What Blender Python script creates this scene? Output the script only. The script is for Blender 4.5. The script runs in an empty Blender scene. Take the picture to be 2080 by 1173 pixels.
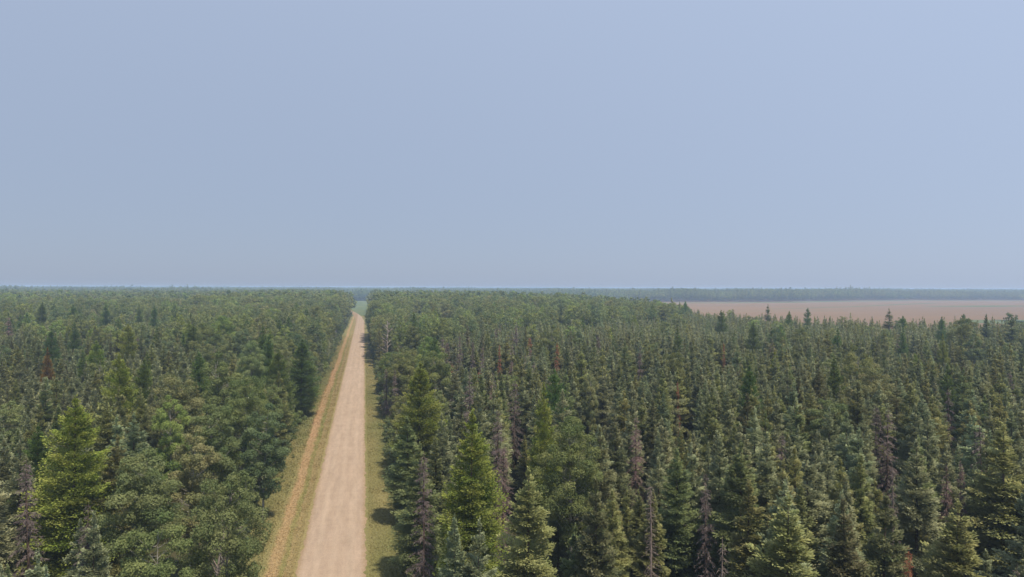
import bpy, math
import numpy as np
from mathutils import Matrix, Vector
SC = bpy.context.scene
COL = SC.collection
# ------------------------------------------------------------------ camera
CAM_H = 29.0
YAW, PITCH, ROLL = math.radians(12.2), math.atan(2.0 / 1387), math.atan(6.5 / 2080)
FPX = 1387.0                                   # focal length in pixels of the 2080 wide photograph
f0 = np.array([math.sin(YAW), math.cos(YAW), 0.0]); r0 = np.array([math.cos(YAW), -math.sin(YAW), 0.0]); u0 = np.array([0, 0, 1.0])
CF = f0 * math.cos(PITCH) - u0 * math.sin(PITCH)
up_ = u0 * math.cos(PITCH) + f0 * math.sin(PITCH)
CR = r0 * math.cos(ROLL) + up_ * math.sin(ROLL)
CU = up_ * math.cos(ROLL) - r0 * math.sin(ROLL)
cam_d = bpy.data.cameras.new("camera"); cam = bpy.data.objects.new("camera", cam_d); COL.objects.link(cam)
cam_d.sensor_width = 36.0; cam_d.lens = 36.0 * FPX / 2080; cam_d.clip_start = 0.5; cam_d.clip_end = 60000
cam.matrix_world = Matrix([[CR[0], CU[0], -CF[0], 0], [CR[1], CU[1], -CF[1], 0], [CR[2], CU[2], -CF[2], CAM_H], [0, 0, 0, 1]])
SC.camera = cam
# ------------------------------------------------------------------ sky, sun, exposure
SUN_EL, SUN_AZ = math.radians(62), math.radians(152)          # azimuth clockwise from +Y, the road's direction
w = bpy.data.worlds.new("World"); SC.world = w; w.use_nodes = True
nt = w.node_tree; nt.nodes.clear()
sky = nt.nodes.new("ShaderNodeTexSky"); sky.sky_type = 'NISHITA'; sky.sun_disc = False
sky.sun_elevation = SUN_EL; sky.sun_rotation = SUN_AZ; sky.altitude = 250; sky.air_density = 1.0; sky.dust_density = 1.0; sky.ozone_density = 2.0
mixn = nt.nodes.new("ShaderNodeMix"); mixn.data_type = 'RGBA'; mixn.inputs[0].default_value = 0.9
# smoke-pale veil over the whole sky, brighter towards the sun (its wide aureole)
_sd = (math.sin(SUN_AZ) * math.cos(SUN_EL), math.cos(SUN_AZ) * math.cos(SUN_EL), math.sin(SUN_EL))
tcw = nt.nodes.new("ShaderNodeTexCoord"); dt = nt.nodes.new("ShaderNodeVectorMath"); dt.operation = 'DOT_PRODUCT'; dt.inputs[1].default_value = _sd
nt.links.new(tcw.outputs["Generated"], dt.inputs[0])
mr = nt.nodes.new("ShaderNodeMapRange"); mr.inputs[1].default_value = -.5; mr.inputs[2].default_value = .6; mr.inputs[3].default_value = .79; mr.inputs[4].default_value = 1.36
nt.links.new(dt.outputs["Value"], mr.inputs[0])
vs = nt.nodes.new("ShaderNodeVectorMath"); vs.operation = 'SCALE'; vs.inputs[0].default_value = (3.24, 3.90, 5.2); nt.links.new(mr.outputs[0], vs.inputs["Scale"])
nt.links.new(vs.outputs[0], mixn.inputs[7])
bg = nt.nodes.new("ShaderNodeBackground"); bg.inputs[1].default_value = 0.1
wo = nt.nodes.new("ShaderNodeOutputWorld")
nt.links.new(sky.outputs[0], mixn.inputs[6]); nt.links.new(mixn.outputs[2], bg.inputs[0]); nt.links.new(bg.outputs[0], wo.inputs[0])
sd = bpy.data.lights.new("sun", 'SUN'); sd.energy = 4.4; sd.angle = math.radians(2.5); sd.color = (1.0, 0.90, 0.75)
so = bpy.data.objects.new("sun", sd); COL.objects.link(so)
sdir = Vector((math.sin(SUN_AZ) * math.cos(SUN_EL), math.cos(SUN_AZ) * math.cos(SUN_EL), math.sin(SUN_EL)))
so.rotation_euler = sdir.to_track_quat('Z', 'Y').to_euler(); so.location = (60, -40, 120)
SC.view_settings.view_transform = 'Standard'; SC.view_settings.look = 'None'; SC.view_settings.gamma = 1.0
SC.view_settings.exposure = 0.35
cy = SC.cycles
cy.max_bounces = 6; cy.diffuse_bounces = 3; cy.glossy_bounces = 1; cy.transmission_bounces = 3; cy.volume_bounces = 1; cy.transparent_max_bounces = 4
cy.caustics_reflective = cy.caustics_refractive = False; cy.sample_clamp_indirect = 4
cy.use_denoising = True
cy.denoising_prefilter = 'ACCURATE'

# ------------------------------------------------------------------ helpers
rng = np.random.default_rng(20)
def world(x, d, z=0.0):                       # photo column x, metres along the view axis -> ground point
    r = (x - 1040) / FPX * d
    p = r0 * r + f0 * d
    return float(p[0]), float(p[1])
def project(P):
    P = np.asarray(P, float); Q = P - np.array([0, 0, CAM_H])
    d = Q @ CF
    return 1040 + FPX * (Q @ CR) / d, 586.5 - FPX * (Q @ CU) / d, d

def mesh_obj(name, V, faces, mat, parent=None, tone=None, smooth=False, link=True):
    """V (n,3); faces (m,3) or (m,4) array, or a list of such arrays"""
    me = bpy.data.meshes.new(name)
    if not isinstance(faces, list): faces = [faces]
    faces = [np.asarray(f, np.int32) for f in faces if len(f)]
    me.vertices.add(len(V)); me.vertices.foreach_set("co", np.asarray(V, np.float32).ravel())
    loops = np.concatenate([f.ravel() for f in faces]); cnt = np.concatenate([np.full(len(f), f.shape[1], np.int32) for f in faces])
    me.loops.add(len(loops)); me.loops.foreach_set("vertex_index", loops)
    me.polygons.add(len(cnt)); st = np.zeros(len(cnt), np.int32); st[1:] = np.cumsum(cnt)[:-1]
    me.polygons.foreach_set("loop_start", st); me.polygons.foreach_set("loop_total", cnt)
    if smooth: me.polygons.foreach_set("use_smooth", np.ones(len(cnt), bool))
    me.update(calc_edges=True)
    if tone is not None:
        a = me.attributes.new("tone", 'FLOAT', 'FACE'); a.data.foreach_set("value", np.asarray(tone, np.float32))
    for m in (mat if isinstance(mat, list) else [mat]): me.materials.append(m)
    o = bpy.data.objects.new(name, me)
    if link: COL.objects.link(o)
    if parent is not None: o.parent = parent
    return o
def props(o, label=None, cat=None, group=None, kind=None):
    if label: o["label"] = label
    if cat: o["category"] = cat
    if group: o["group"] = group
    if kind: o["kind"] = kind
    return o

# ------------------------------------------------------------------ materials
def new_mat(name):
    m = bpy.data.materials.new(name); m.use_nodes = True; m.node_tree.nodes.clear(); return m, m.node_tree
def N(t, typ, **kw):
    n = t.nodes.new(typ)
    for k, v in kw.items(): setattr(n, k, v)
    return n
def mixc(t, fac, a, b, blend='MIX'):
    n = N(t, "ShaderNodeMix", data_type='RGBA', blend_type=blend)
    for i, v in ((0, fac), (6, a), (7, b)):
        if isinstance(v, (int, float)): n.inputs[i].default_value = v
        elif isinstance(v, tuple): n.inputs[i].default_value = (*v, 1)
        else: t.links.new(v, n.inputs[i])
    return n.outputs[2]
def math_(t, op, a, b=0.0, clamp=False):
    n = N(t, "ShaderNodeMath", operation=op, use_clamp=clamp)
    for i, v in ((0, a), (1, b)):
        if isinstance(v, (int, float)): n.inputs[i].default_value = v
        else: t.links.new(v, n.inputs[i])
    return n.outputs[0]
def maprange(t, v, a, b, c=0.0, d=1.0):
    n = N(t, "ShaderNodeMapRange"); t.links.new(v, n.inputs[0])
    for i, x in zip((1, 2, 3, 4), (a, b, c, d)): n.inputs[i].default_value = x
    return n.outputs[0]
def noise(t, vec, scale, detail=3.0, rough=0.5):
    n = N(t, "ShaderNodeTexNoise"); n.inputs["Scale"].default_value = scale; n.inputs["Detail"].default_value = detail; n.inputs["Roughness"].default_value = rough
    if vec is not None: t.links.new(vec, n.inputs["Vector"])
    return n.outputs["Fac"]

def foliage(name, ca, cb, trans=0.3, hue=0.018, val=0.16):
    m, t = new_mat(name)
    at = N(t, "ShaderNodeAttribute", attribute_name="tone", attribute_type='GEOMETRY')
    oi = N(t, "ShaderNodeObjectInfo")
    c = mixc(t, at.outputs["Fac"], ca, cb)
    hs = N(t, "ShaderNodeHueSaturation"); t.links.new(c, hs.inputs["Color"])
    t.links.new(maprange(t, oi.outputs["Random"], 0, 1, 0.5 - hue, 0.5 + hue), hs.inputs["Hue"])
    r2 = math_(t, 'FRACT', math_(t, 'MULTIPLY', oi.outputs["Random"], 17.31))
    t.links.new(maprange(t, r2, 0, 1, 1 - val, 1 + val), hs.inputs["Value"])
    d = N(t, "ShaderNodeBsdfDiffuse"); tr = N(t, "ShaderNodeBsdfTranslucent"); mx = N(t, "ShaderNodeMixShader"); mx.inputs[0].default_value = trans
    t.links.new(hs.outputs[0], d.inputs[0]); t.links.new(hs.outputs[0], tr.inputs[0])
    t.links.new(d.outputs[0], mx.inputs[1]); t.links.new(tr.outputs[0], mx.inputs[2])
    o = N(t, "ShaderNodeOutputMaterial"); t.links.new(mx.outputs[0], o.inputs[0])
    return m
def barkmat(name, ca, cb, scale=6.0, stretch=(1, 1, .3)):
    m, t = new_mat(name)
    tc = N(t, "ShaderNodeTexCoord"); mp = N(t, "ShaderNodeMapping"); mp.inputs["Scale"].default_value = stretch
    t.links.new(tc.outputs["Object"], mp.inputs[0])
    f = maprange(t, noise(t, mp.outputs[0], scale, 4, .65), .35, .65)
    d = N(t, "ShaderNodeBsdfDiffuse"); t.links.new(mixc(t, f, ca, cb), d.inputs[0])
    o = N(t, "ShaderNodeOutputMaterial"); t.links.new(d.outputs[0], o.inputs[0])
    return m

M = dict(
    spruce_grey=foliage("spruce_needles_grey_green", (0.191, 0.216, 0.122), (0.430, 0.434, 0.242)),
    spruce_olive=foliage("spruce_needles_olive", (0.181, 0.207, 0.081), (0.414, 0.394, 0.164)),
    spruce_dark=foliage("spruce_needles_dark", (0.140, 0.174, 0.081), (0.316, 0.337, 0.139)),
    spruce_blue=foliage("spruce_needles_blue_green", (0.181, 0.224, 0.130), (0.417, 0.458, 0.251)),
    spruce_cone=foliage("spruce_needles_brown_cones", (0.133, 0.152, 0.071), (0.282, 0.262, 0.140)),
    larch_bright=foliage("larch_needles_yellow_green", (0.157, 0.230, 0.041), (0.352, 0.366, 0.099)),
    larch_green=foliage("larch_needles_green", (0.092, 0.152, 0.051), (0.192, 0.245, 0.070)),
    larch_rust=foliage("larch_needles_rust", (.20, .12, .04), (.27, .15, .05)),
    leaf_green=foliage("poplar_leaves_green", (0.115, 0.151, 0.058), (0.283, 0.292, 0.111), .38),
    leaf_fresh=foliage("poplar_leaves_fresh", (0.143, 0.198, 0.062), (0.310, 0.353, 0.109), .38),
    leaf_olive=foliage("poplar_leaves_olive", (0.132, 0.172, 0.070), (0.272, 0.289, 0.124), .38),
    leaf_amber=foliage("poplar_leaves_amber", (0.170, 0.197, 0.085), (0.310, 0.290, 0.133), .38),
    leaf_dark=foliage("poplar_leaves_dark", (0.083, 0.123, 0.062), (0.197, 0.231, 0.105), .33),
    dead_grey=foliage("dead_twigs_grey_brown", (0.124, 0.094, 0.086), (0.232, 0.190, 0.177), .1, .01),
    dead_red=foliage("dead_needles_red_brown", (0.220, 0.085, 0.050), (0.345, 0.140, 0.085), .1, .01),
    dead_pink=foliage("dead_twigs_pinkish", (0.164, 0.110, 0.100), (0.238, 0.176, 0.155), .1, .01),
    bark_brown=barkmat("bark_brown", (.06, .042, .03), (.15, .11, .085)),
    bark_snag=barkmat("bark_snag", (.13, .10, .085), (.27, .22, .19)),
    bark_pale=barkmat("bark_pale", (.15, .135, .11), (.36, .34, .30), 4.0, (1, 1, .8)),
    bark_bleached=barkmat("bark_bleached", (.26, .205, .175), (.46, .39, .345)),
)
def ground_mat(name, fn):
    m, t = new_mat(name)
    geo = N(t, "ShaderNodeNewGeometry"); sep = N(t, "ShaderNodeSeparateXYZ"); t.links.new(geo.outputs["Position"], sep.inputs[0])
    c = fn(t, geo.outputs["Position"], sep.outputs)
    d = N(t, "ShaderNodeBsdfDiffuse"); d.inputs["Roughness"].default_value = 0.6
    t.links.new(c, d.inputs[0]); o = N(t, "ShaderNodeOutputMaterial"); t.links.new(d.outputs[0], o.inputs[0])
    return m
def stretchv(t, vec, s):
    mp = N(t, "ShaderNodeMapping"); mp.inputs["Scale"].default_value = s; t.links.new(vec, mp.inputs[0]); return mp.outputs[0]
def c_floor(t, p, s):
    a = mixc(t, maprange(t, noise(t, p, .35, 5), .35, .65), (.045, .05, .022), (.075, .055, .035))
    return mixc(t, maprange(t, noise(t, p, .02, 2), .4, .6), a, (.05, .065, .028))
def c_road(t, p, s):
    base = mixc(t, maprange(t, noise(t, stretchv(t, p, (1, .25, 1)), 1.3, 6, .7), .3, .7), (.300, .224, .162), (.360, .274, .203))
    # wheel tracks: paler packed lines along the road, wandering slightly
    wob = math_(t, 'MULTIPLY', math_(t, 'SUBTRACT', noise(t, stretchv(t, p, (0, .012, 0)), 1, 2), .5), 1.0)
    x = math_(t, 'ADD', s[0], wob)
    tr = math_(t, 'SINE', math_(t, 'MULTIPLY', x, 3.6))
    tr = maprange(t, tr, -.3, 1.0, 0, .25)
    tr = math_(t, 'MULTIPLY', tr, maprange(t, noise(t, stretchv(t, p, (1, .05, 1)), .8, 4), .3, .7))
    c = mixc(t, tr, base, (.47, .38, .285))
    g = maprange(t, noise(t, p, 7, 6, .85), .3, .75, .74, 1.12)
    wb = noise(t, stretchv(t, p, (.12, 1.6, 1)), 1.0, 3, .6); g = math_(t, 'MULTIPLY', g, maprange(t, wb, .35, .65, .975, 1.02))
    g = math_(t, 'MULTIPLY', g, maprange(t, noise(t, stretchv(t, p, (1, .1, 1)), .9, 5, .7), .35, .65, .90, 1.07))
    ed = math_(t, 'SUBTRACT', math_(t, 'ABSOLUTE', math_(t, 'ADD', s[0], 3.2)), math_(t, 'MULTIPLY', noise(t, stretchv(t, p, (1, .5, 1)), 1.6, 5, .8), 1.3))
    c = mixc(t, maprange(t, ed, 2.2, 2.75, 0, .75), c, (.25, .175, .10))
    return mixc(t, 1.0, c, N_val(t, g), 'MULTIPLY')
def N_val(t, g):
    cb = N(t, "ShaderNodeCombineXYZ")
    for i in range(3): t.links.new(g, cb.inputs[i])
    return cb.outputs[0]
def c_tuft(t, p, s): return mixc(t, 1.0, c_verge(t, p, s), (1.45, 1.38, 1.3), 'MULTIPLY')
def c_verge(t, p, s):
    """mown verge: bands of green and straw along the road, ragged by noise"""
    jit = math_(t, 'MULTIPLY', math_(t, 'SUBTRACT', noise(t, stretchv(t, p, (1, .35, 1)), .9, 6, .75), .5), 2.0)
    kY = maprange(t, s[1], 60, 150, 1.42, 1.0)       # the mown track swings closer to the road near the camera
    xl = math_(t, 'ADD', math_(t, 'MULTIPLY', math_(t, 'ADD', s[0], 6.6), kY), -6.6)
    isl = math_(t, 'LESS_THAN', s[0], -6.6)
    x0 = math_(t, 'ADD', math_(t, 'MULTIPLY', xl, isl), math_(t, 'MULTIPLY', s[0], math_(t, 'SUBTRACT', 1.0, isl)))
    x = math_(t, 'ADD', math_(t, 'ADD', x0, jit), math_(t, 'MULTIPLY', math_(t, 'SUBTRACT', noise(t, stretchv(t, p, (0, .02, 0)), 1, 3), .5), 1.6))
    r = N(t, "ShaderNodeValToRGB"); t.links.new(maprange(t, x, -16, 8), r.inputs[0])
    stops = [(-14.5, (.10, .12, .045)), (-11.4, (.145, .15, .062)), (-10.9, (.18, .165, .072)), (-10.35, (.33, .22, .125)), (-9.3, (.30, .205, .115)), (-8.85, (.17, .16, .06)),
             (-8.45, (.155, .155, .055)), (-8.1, (.23, .175, .088)), (-7.4, (.20, .16, .075)), (-6.7, (.20, .165, .073)), (0.3, (.29, .22, .105)), (1.2, (.255, .21, .088)), (2.4, (.28, .22, .10)), (3.3, (.34, .23, .13)), (4.3, (.22, .19, .08)), (6.5, (.10, .115, .04))]
    els = r.color_ramp.elements
    for i, (xx, cc) in enumerate(stops):
        e = els[i] if i < 2 else els.new(.5)
        e.position = (xx + 16) / 24; e.color = (*cc, 1)
    big = mixc(t, maprange(t, noise(t, stretchv(t, p, (1, .25, 1)), .12, 3), .38, .62, 0, .5), r.outputs[0], (.245, .195, .09))
    g = maprange(t, noise(t, stretchv(t, p, (1, .6, 1)), 3.2, 5, .75), .3, .7, .62, 1.25)
    return mixc(t, 1.0, big, N_val(t, g), 'MULTIPLY')
def c_meadow(t, p, s):
    a = mixc(t, maprange(t, noise(t, stretchv(t, p, (1, .3, 1)), .05, 4), .35, .65), (.085, .115, .055), (.12, .14, .068))
    return a
def c_field(t, p, s):
    a = mixc(t, maprange(t, noise(t, stretchv(t, p, (.5, 1.4, 1)), .006, 5, .6), .35, .7), (.20, .13, .078), (.17, .118, .073))
    b = mixc(t, maprange(t, noise(t, stretchv(t, p, (.35, 1.3, 1)), .0055, 2), .60, .74, 0, .65), a, (.14, .155, .08))
    return mixc(t, maprange(t, noise(t, p, .07, 4), .3, .8, 0, .25), b, (.17, .12, .09))

# ------------------------------------------------------------------ ground, road, verges, field
def grid_sheet(name, xs, ys, mat, zf=None, xf=None, kind='structure'):
    X, Y = np.meshgrid(xs, ys)
    if xf is not None: X = xf(X, Y)
    Z = zf(X, Y) if zf is not None else np.zeros_like(X)
    V = np.stack([X, Y, Z], -1).reshape(-1, 3); nx, ny = len(xs), len(ys)
    i = (np.arange(ny - 1)[:, None] * nx + np.arange(nx - 1)).ravel()
    o = mesh_obj(name, V, np.stack([i, i + 1, i + nx + 1, i + nx], 1), mat); props(o, kind=kind); return o
S = 26000
ground = mesh_obj("ground", [(-S, -S, 0), (S, -S, 0), (S, S, 0), (-S, S, 0)], np.array([[0, 1, 2, 3]]), ground_mat("forest_floor", c_floor))
props(ground, kind='structure')
ROADC = -3.2
def road_center(Y): return ROADC - np.where(Y > 545, (Y - 545) ** 2 / 6500.0, 0.0)
def n1(v, f, s): return np.sin(v * f + s) * .5 + np.sin(v * f * 2.7 + s * 3) * .3 + np.sin(v * f * 6.1 + s * 7) * .2
ys = np.unique(np.concatenate([np.arange(30, 300, .3), np.arange(-30, 30, 2.0), np.arange(300, 980, 2.0)]))
def road_x(X, Y):
    e = np.abs(X) / 3.4
    rr = np.random.default_rng(3).normal(size=X.shape[0]); rr2 = np.random.default_rng(4).normal(size=X.shape[0])
    rr = np.convolve(rr, [.25, .5, .25], 'same'); rr2 = np.convolve(rr2, [.25, .5, .25], 'same')
    rag = ((n1(Y, .5, 1.3) * .10 + n1(Y, 3.7, 4.0) * .05) + np.where(X > 0, rr2[:, None], rr[:, None]) * .14) * (e ** 5)
    return road_center(Y) + X + np.sign(X) * rag
road = grid_sheet("gravel_road", np.linspace(-3.4, 3.4, 13), ys, ground_mat("gravel", c_road), lambda X, Y: .13 - .10 * ((X - road_center(Y)) / 3.4) ** 2, road_x)
vm = ground_mat("verge_ground", c_verge)
grid_sheet("grass_verge", np.linspace(-14.6, 6.8, 40), np.arange(-30, 760, 4.0), vm, lambda X, Y: .012 + 0 * X)
meadow = grid_sheet("meadow", np.linspace(-30, 160, 8), np.linspace(700, 1450, 30), ground_mat("meadow_ground", c_meadow), lambda X, Y: 0 * X + .015)
fp = [world(1325, 420), world(1400, 380), world(1700, 300), world(2120, 270), world(2600, 260), world(2700, 2500), world(1330, 2500), world(1180, 1500), world(1240, 800)]
field = mesh_obj("field", [(x, y, .03) for x, y in fp], [np.array([[0, i, i + 1]]) for i in range(1, len(fp) - 1)], ground_mat("brown_field", c_field))
props(field, kind='structure')
# green drainage strips crossing the field
def strip(pts, wd):
    P = np.array([world(*p) for p in pts]); T = np.gradient(P, axis=0); T /= np.linalg.norm(T, axis=1)[:, None]
    Nn = np.stack([-T[:, 1], T[:, 0]], 1) * np.array(wd)[:, None]
    V = np.concatenate([np.c_[P - Nn, np.full(len(P), .06)], np.c_[P + Nn, np.full(len(P), .06)]]); n = len(P)
    return V, np.array([[i, i + 1, n + i + 1, n + i] for i in range(n - 1)])
mm = bpy.data.materials["meadow_ground"]
for pts, wd in (([(1560, 960), (1640, 1000), (1720, 1080), (1800, 1200), (1900, 1400)], [5, 6, 6, 8, 8]),
                ([(1880, 1130), (1960, 1130), (2040, 1170), (2150, 1180)], [18, 34, 30, 10]),
                ([(1985, 640), (2030, 600), (2080, 590), (2200, 590)], [8, 42, 55, 55]),
                ([(1300, 1330), (1450, 1340), (1600, 1420), (1700, 1540), (1850, 1680), (2200, 1730)], [22, 24, 26, 26, 26, 26])):
    V, F = strip(pts, wd); o = mesh_obj("green_strip", V, F, mm); props(o, kind='structure')

# ------------------------------------------------------------------ tree shapes
def nrm(v): return v / np.maximum(np.linalg.norm(v, axis=-1, keepdims=True), 1e-9)
def blades(P, D, L, W, rg, flat=.5, quad=True):
    """leaf-sized faces: base P, direction D, length L, width W; flat = how level the blade lies"""
    n = len(P); up = np.tile([0, 0, 1.0], (n, 1)); side = np.cross(D, up) * flat + rg.normal(size=(n, 3)) * (1 - flat)
    side = side - D * np.sum(side * D, 1)[:, None]; side = nrm(side) * (W / 2)[:, None]
    if quad:
        V = np.stack([P, P + D * (L * .5)[:, None] + side, P + D * L[:, None], P + D * (L * .5)[:, None] - side], 1)
        F = np.arange(n * 4).reshape(n, 4)
    else:
        V = np.stack([P - side, P + side, P + D * L[:, None]], 1); F = np.arange(n * 3).reshape(n, 3)
    return V.reshape(-1, 3), F
def tube(pts, rad, sides=5):
    pts = np.asarray(pts, float); n = len(pts); T = nrm(np.gradient(pts, axis=0))
    ref = np.where(np.abs(T[:, 2:3]) > .9, [[1.0, 0, 0]], [[0, 0, 1.0]]); A = nrm(np.cross(T, ref)); B = np.cross(T, A)
    a = np.arange(sides) / sides * 2 * np.pi
    V = pts[:, None] + (A[:, None] * np.cos(a)[None, :, None] + B[:, None] * np.sin(a)[None, :, None]) * np.asarray(rad)[:, None, None]
    i = np.arange(n - 1)[:, None] * sides; j = np.arange(sides)[None]; k = (j + 1) % sides
    F = np.stack([i + j, i + k, i + sides + k, i + sides + j], -1).reshape(-1, 4)
    return V.reshape(-1, 3), F
def join(parts):
    Vs, Fs, off = [], [], 0
    for V, F in parts: Vs.append(V); Fs.append(F + off); off += len(V)
    return np.concatenate(Vs), np.concatenate(Fs)

def conifer(seed, H, R, z0=.12, per_m=15, sprigs=42, size=1.0, expo=.85, L=.30, W=.13, fan=.28, e0=-.45, e1=.55, ragged=.28, flat=.88, quad=True, limbs=True, thick=.115, gapy=.0, sat=.45):
    rg = np.random.default_rng(seed); nb = int(H * (1 - z0) * per_m)
    u = np.sort(rg.random(nb) ** 1.12); z = z0 * H + u * (1 - z0) * H * .985
    az = np.arange(nb) * 2.39996 + rg.normal(0, .35, nb)
    lump = 1 + .10 * np.sin(az * 1 + rg.random() * 6) + .08 * np.sin(u * 17 + az * 2 + rg.random() * 6)
    rad = (R * np.minimum(1, ((1 - u) / sat) ** expo) * lump * (1 + rg.uniform(-ragged, ragged * .6, nb)) + .06) * np.clip(.55 + u * 5, 0, 1)
    if gapy: rad *= np.where(rg.random(nb) < gapy, .45, 1)
    el = e0 + (e1 - e0) * u ** 1.3 + rg.normal(0, .08, nb)
    cnt = np.maximum(5, (sprigs * (rad / R) ** .8).astype(int)); b = np.repeat(np.arange(nb), cnt); n = len(b)
    rb = rad[b]
    # each bough carries one puff of sprays, thickest towards its end; the gaps between boughs stay open
    q = nrm(rg.normal(size=(n, 3))) * (rg.random(n) ** .45)[:, None]; puff = rg.uniform(.8, 1.2, nb)[b]
    s = .62 + .40 * q[:, 0]
    dx = np.stack([np.cos(az[b]), np.sin(az[b]), 0 * s], 1); dp = np.stack([-np.sin(az[b]), np.cos(az[b]), 0 * s], 1)
    lat = q[:, 1] * (fan * rb * puff + .10) * (1.25 - .45 * s)
    zz = z[b] + rb * (el[b] * s + .22 * s * s) + q[:, 2] * (thick * rb * puff + .06) - np.abs(lat) * .15
    P = dx * (s * rb)[:, None] + dp * lat[:, None]; P[:, 2] = zz
    D = nrm(dx * rg.uniform(.4, 1, n)[:, None] + dp * (q[:, 1] + rg.normal(0, .3, n))[:, None] + np.array([0, 0, 1.0]) * (el[b] * .5 + .3 + .5 * q[:, 2] + rg.normal(0, .22, n))[:, None])
    nc = int(n * .22); cb = rg.choice(n, nc); q2 = rg.uniform(.05, .45, nc)
    P[cb, 0] *= q2; P[cb, 1] *= q2; P[cb, 2] = z[b][cb] + rg.normal(0, .25, nc)
    tipk = np.clip(.35 + rb / R * 1.5, .35, 1)
    Ls = L * size * tipk * rg.uniform(.65, 1.25, n); Ws = W * size * rg.uniform(.7, 1.3, n)
    V, F = blades(P, D, Ls, Ws, rg, flat, quad)
    tone = np.clip(.45 + rg.normal(0, .16, nb)[b] + rg.normal(0, .14, n), 0, 1)
    # the leader shoot at the tip
    k = 26; tz = rg.uniform(.93, 1.0, k) * H; a = rg.random(k) * 6.28
    P2 = np.stack([0 * a, 0 * a, tz], 1); D2 = nrm(np.stack([np.cos(a), np.sin(a), 1.1 + 0 * a], 1))
    V2, F2 = blades(P2, D2, np.full(k, .26 * min(size, 1.4)), np.full(k, .09 * size), rg, .2, quad)
    V, F = np.concatenate([V, V2]), np.concatenate([F, F2 + len(V)]); tone = np.r_[tone, np.full(k, .6)]
    tr = [tube([(0, 0, -.2), (0, 0, H * .5), (0, 0, H * .96)], [H * .0095 + .03, H * .006 + .015, .012], 6)]
    if limbs:
        for i in rg.choice(nb, min(nb, 46), replace=False):
            d = np.array([math.cos(az[i]), math.sin(az[i]), 0]); pts = [d * (q * rad[i]) + np.array([0, 0, z[i] + rad[i] * (el[i] * q + .22 * q * q)]) for q in (0, .5, .92)]
            tr.append(tube(pts, [.03, .02, .006], 3))
    TV, TF = join(tr)
    return dict(V=V, F=F, tone=tone, TV=TV, TF=TF, H=H, R=R)

def broadleaf(seed, H, R, clumps=34, leaves=300, leaf=.20, base=.30, sides=5, top=1.0, quad=True, multi=1):
    rg = np.random.default_rng(seed); hz = H * (1 - base) / 2; zc = H * base + hz
    C, RC = [], []
    tries = 0
    while len(C) < clumps and tries < 4000:
        tries += 1
        d = nrm(rg.normal(size=3)); q = rg.random() ** .38
        prof = 1.0 if d[2] < 0 else 1 - .12 * d[2] * top
        c = np.array([d[0] * R * q * prof, d[1] * R * q * prof, zc + d[2] * hz * q])
        rc = rg.uniform(.55, 1.0) * R * (.36 if clumps < 30 else .27) * (1.12 - .3 * max(0, d[2]))
        if all(np.linalg.norm((c - k) * [1, 1, .8]) > .62 * (rc + r_) * .85 for k, r_ in zip(C, RC)): C.append(c); RC.append(rc)
    C = np.array(C); RC = np.array(RC); C[:, 2] = np.minimum(C[:, 2], H - RC * .75)
    wgt = (RC / RC.mean()) ** 2; cnt = (leaves * wgt).astype(int); b = np.repeat(np.arange(len(C)), cnt); n = len(b)
    d = nrm(rg.normal(size=(n, 3)) + [0, 0, .35])
    wob = 1 + .22 * np.sin(d[:, 0] * 4 + b * 1.7) * np.sin(d[:, 1] * 5 + b) + .12 * rg.normal(size=n)
    q = (.55 + .45 * rg.random(n) ** .4) * wob
    P = C[b] + d * (RC[b] * q)[:, None] * [1.05, 1.05, .8]
    nor = nrm(d + rg.normal(0, .55, (n, 3)) + [0, 0, .25]); D = nrm(np.cross(nor, rg.normal(size=(n, 3)))); side = np.cross(nor, D)
    Ls = leaf * rg.uniform(.7, 1.35, n)
    if quad:
        V = np.stack([P - D * (Ls / 2)[:, None], P + side * (Ls * .40)[:, None], P + D * (Ls / 2)[:, None], P - side * (Ls * .40)[:, None]], 1).reshape(-1, 3); F = np.arange(n * 4).reshape(n, 4)
    else:
        V = np.stack([P - D * (Ls / 2)[:, None], P + side * (Ls * .6)[:, None], P + D * (Ls / 2)[:, None]], 1).reshape(-1, 3); F = np.arange(n * 3).reshape(n, 3)
    tone = np.clip(.45 + rg.normal(0, .2, len(C))[b] + rg.normal(0, .16, n), 0, 1)
    lean = rg.normal(0, .03, 2) * H
    spine = lambda s: np.array([lean[0] * s * s, lean[1] * s * s, H * .88 * s])
    tr = [tube([spine(s) - [0, 0, .2 if s == 0 else 0] for s in (0, .25, .5, .75, 1)], [H * .0085 + .03, H * .0075 + .02, H * .0055 + .01, H * .0035, .02], sides)]
    order = np.argsort(C[:, 2])
    for i in order:
        c = C[i]; s = np.clip((c[2] - np.hypot(c[0], c[1]) * .9) / (H * .88), base * .6, .93); a = spine(s)
        mid = a * .45 + c * .55 - np.array([0, 0, .06 * H * .3]); r = .010 + .005 * RC[i] / RC.mean() + H * .0012 * (1 - s)
        tr.append(tube([a, mid, c], [r * 1.6, r, r * .35], 4 if sides > 4 else 3))
    TV, TF = join(tr)
    return dict(V=V, F=F, tone=tone, TV=TV, TF=TF, H=H, R=R)

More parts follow.
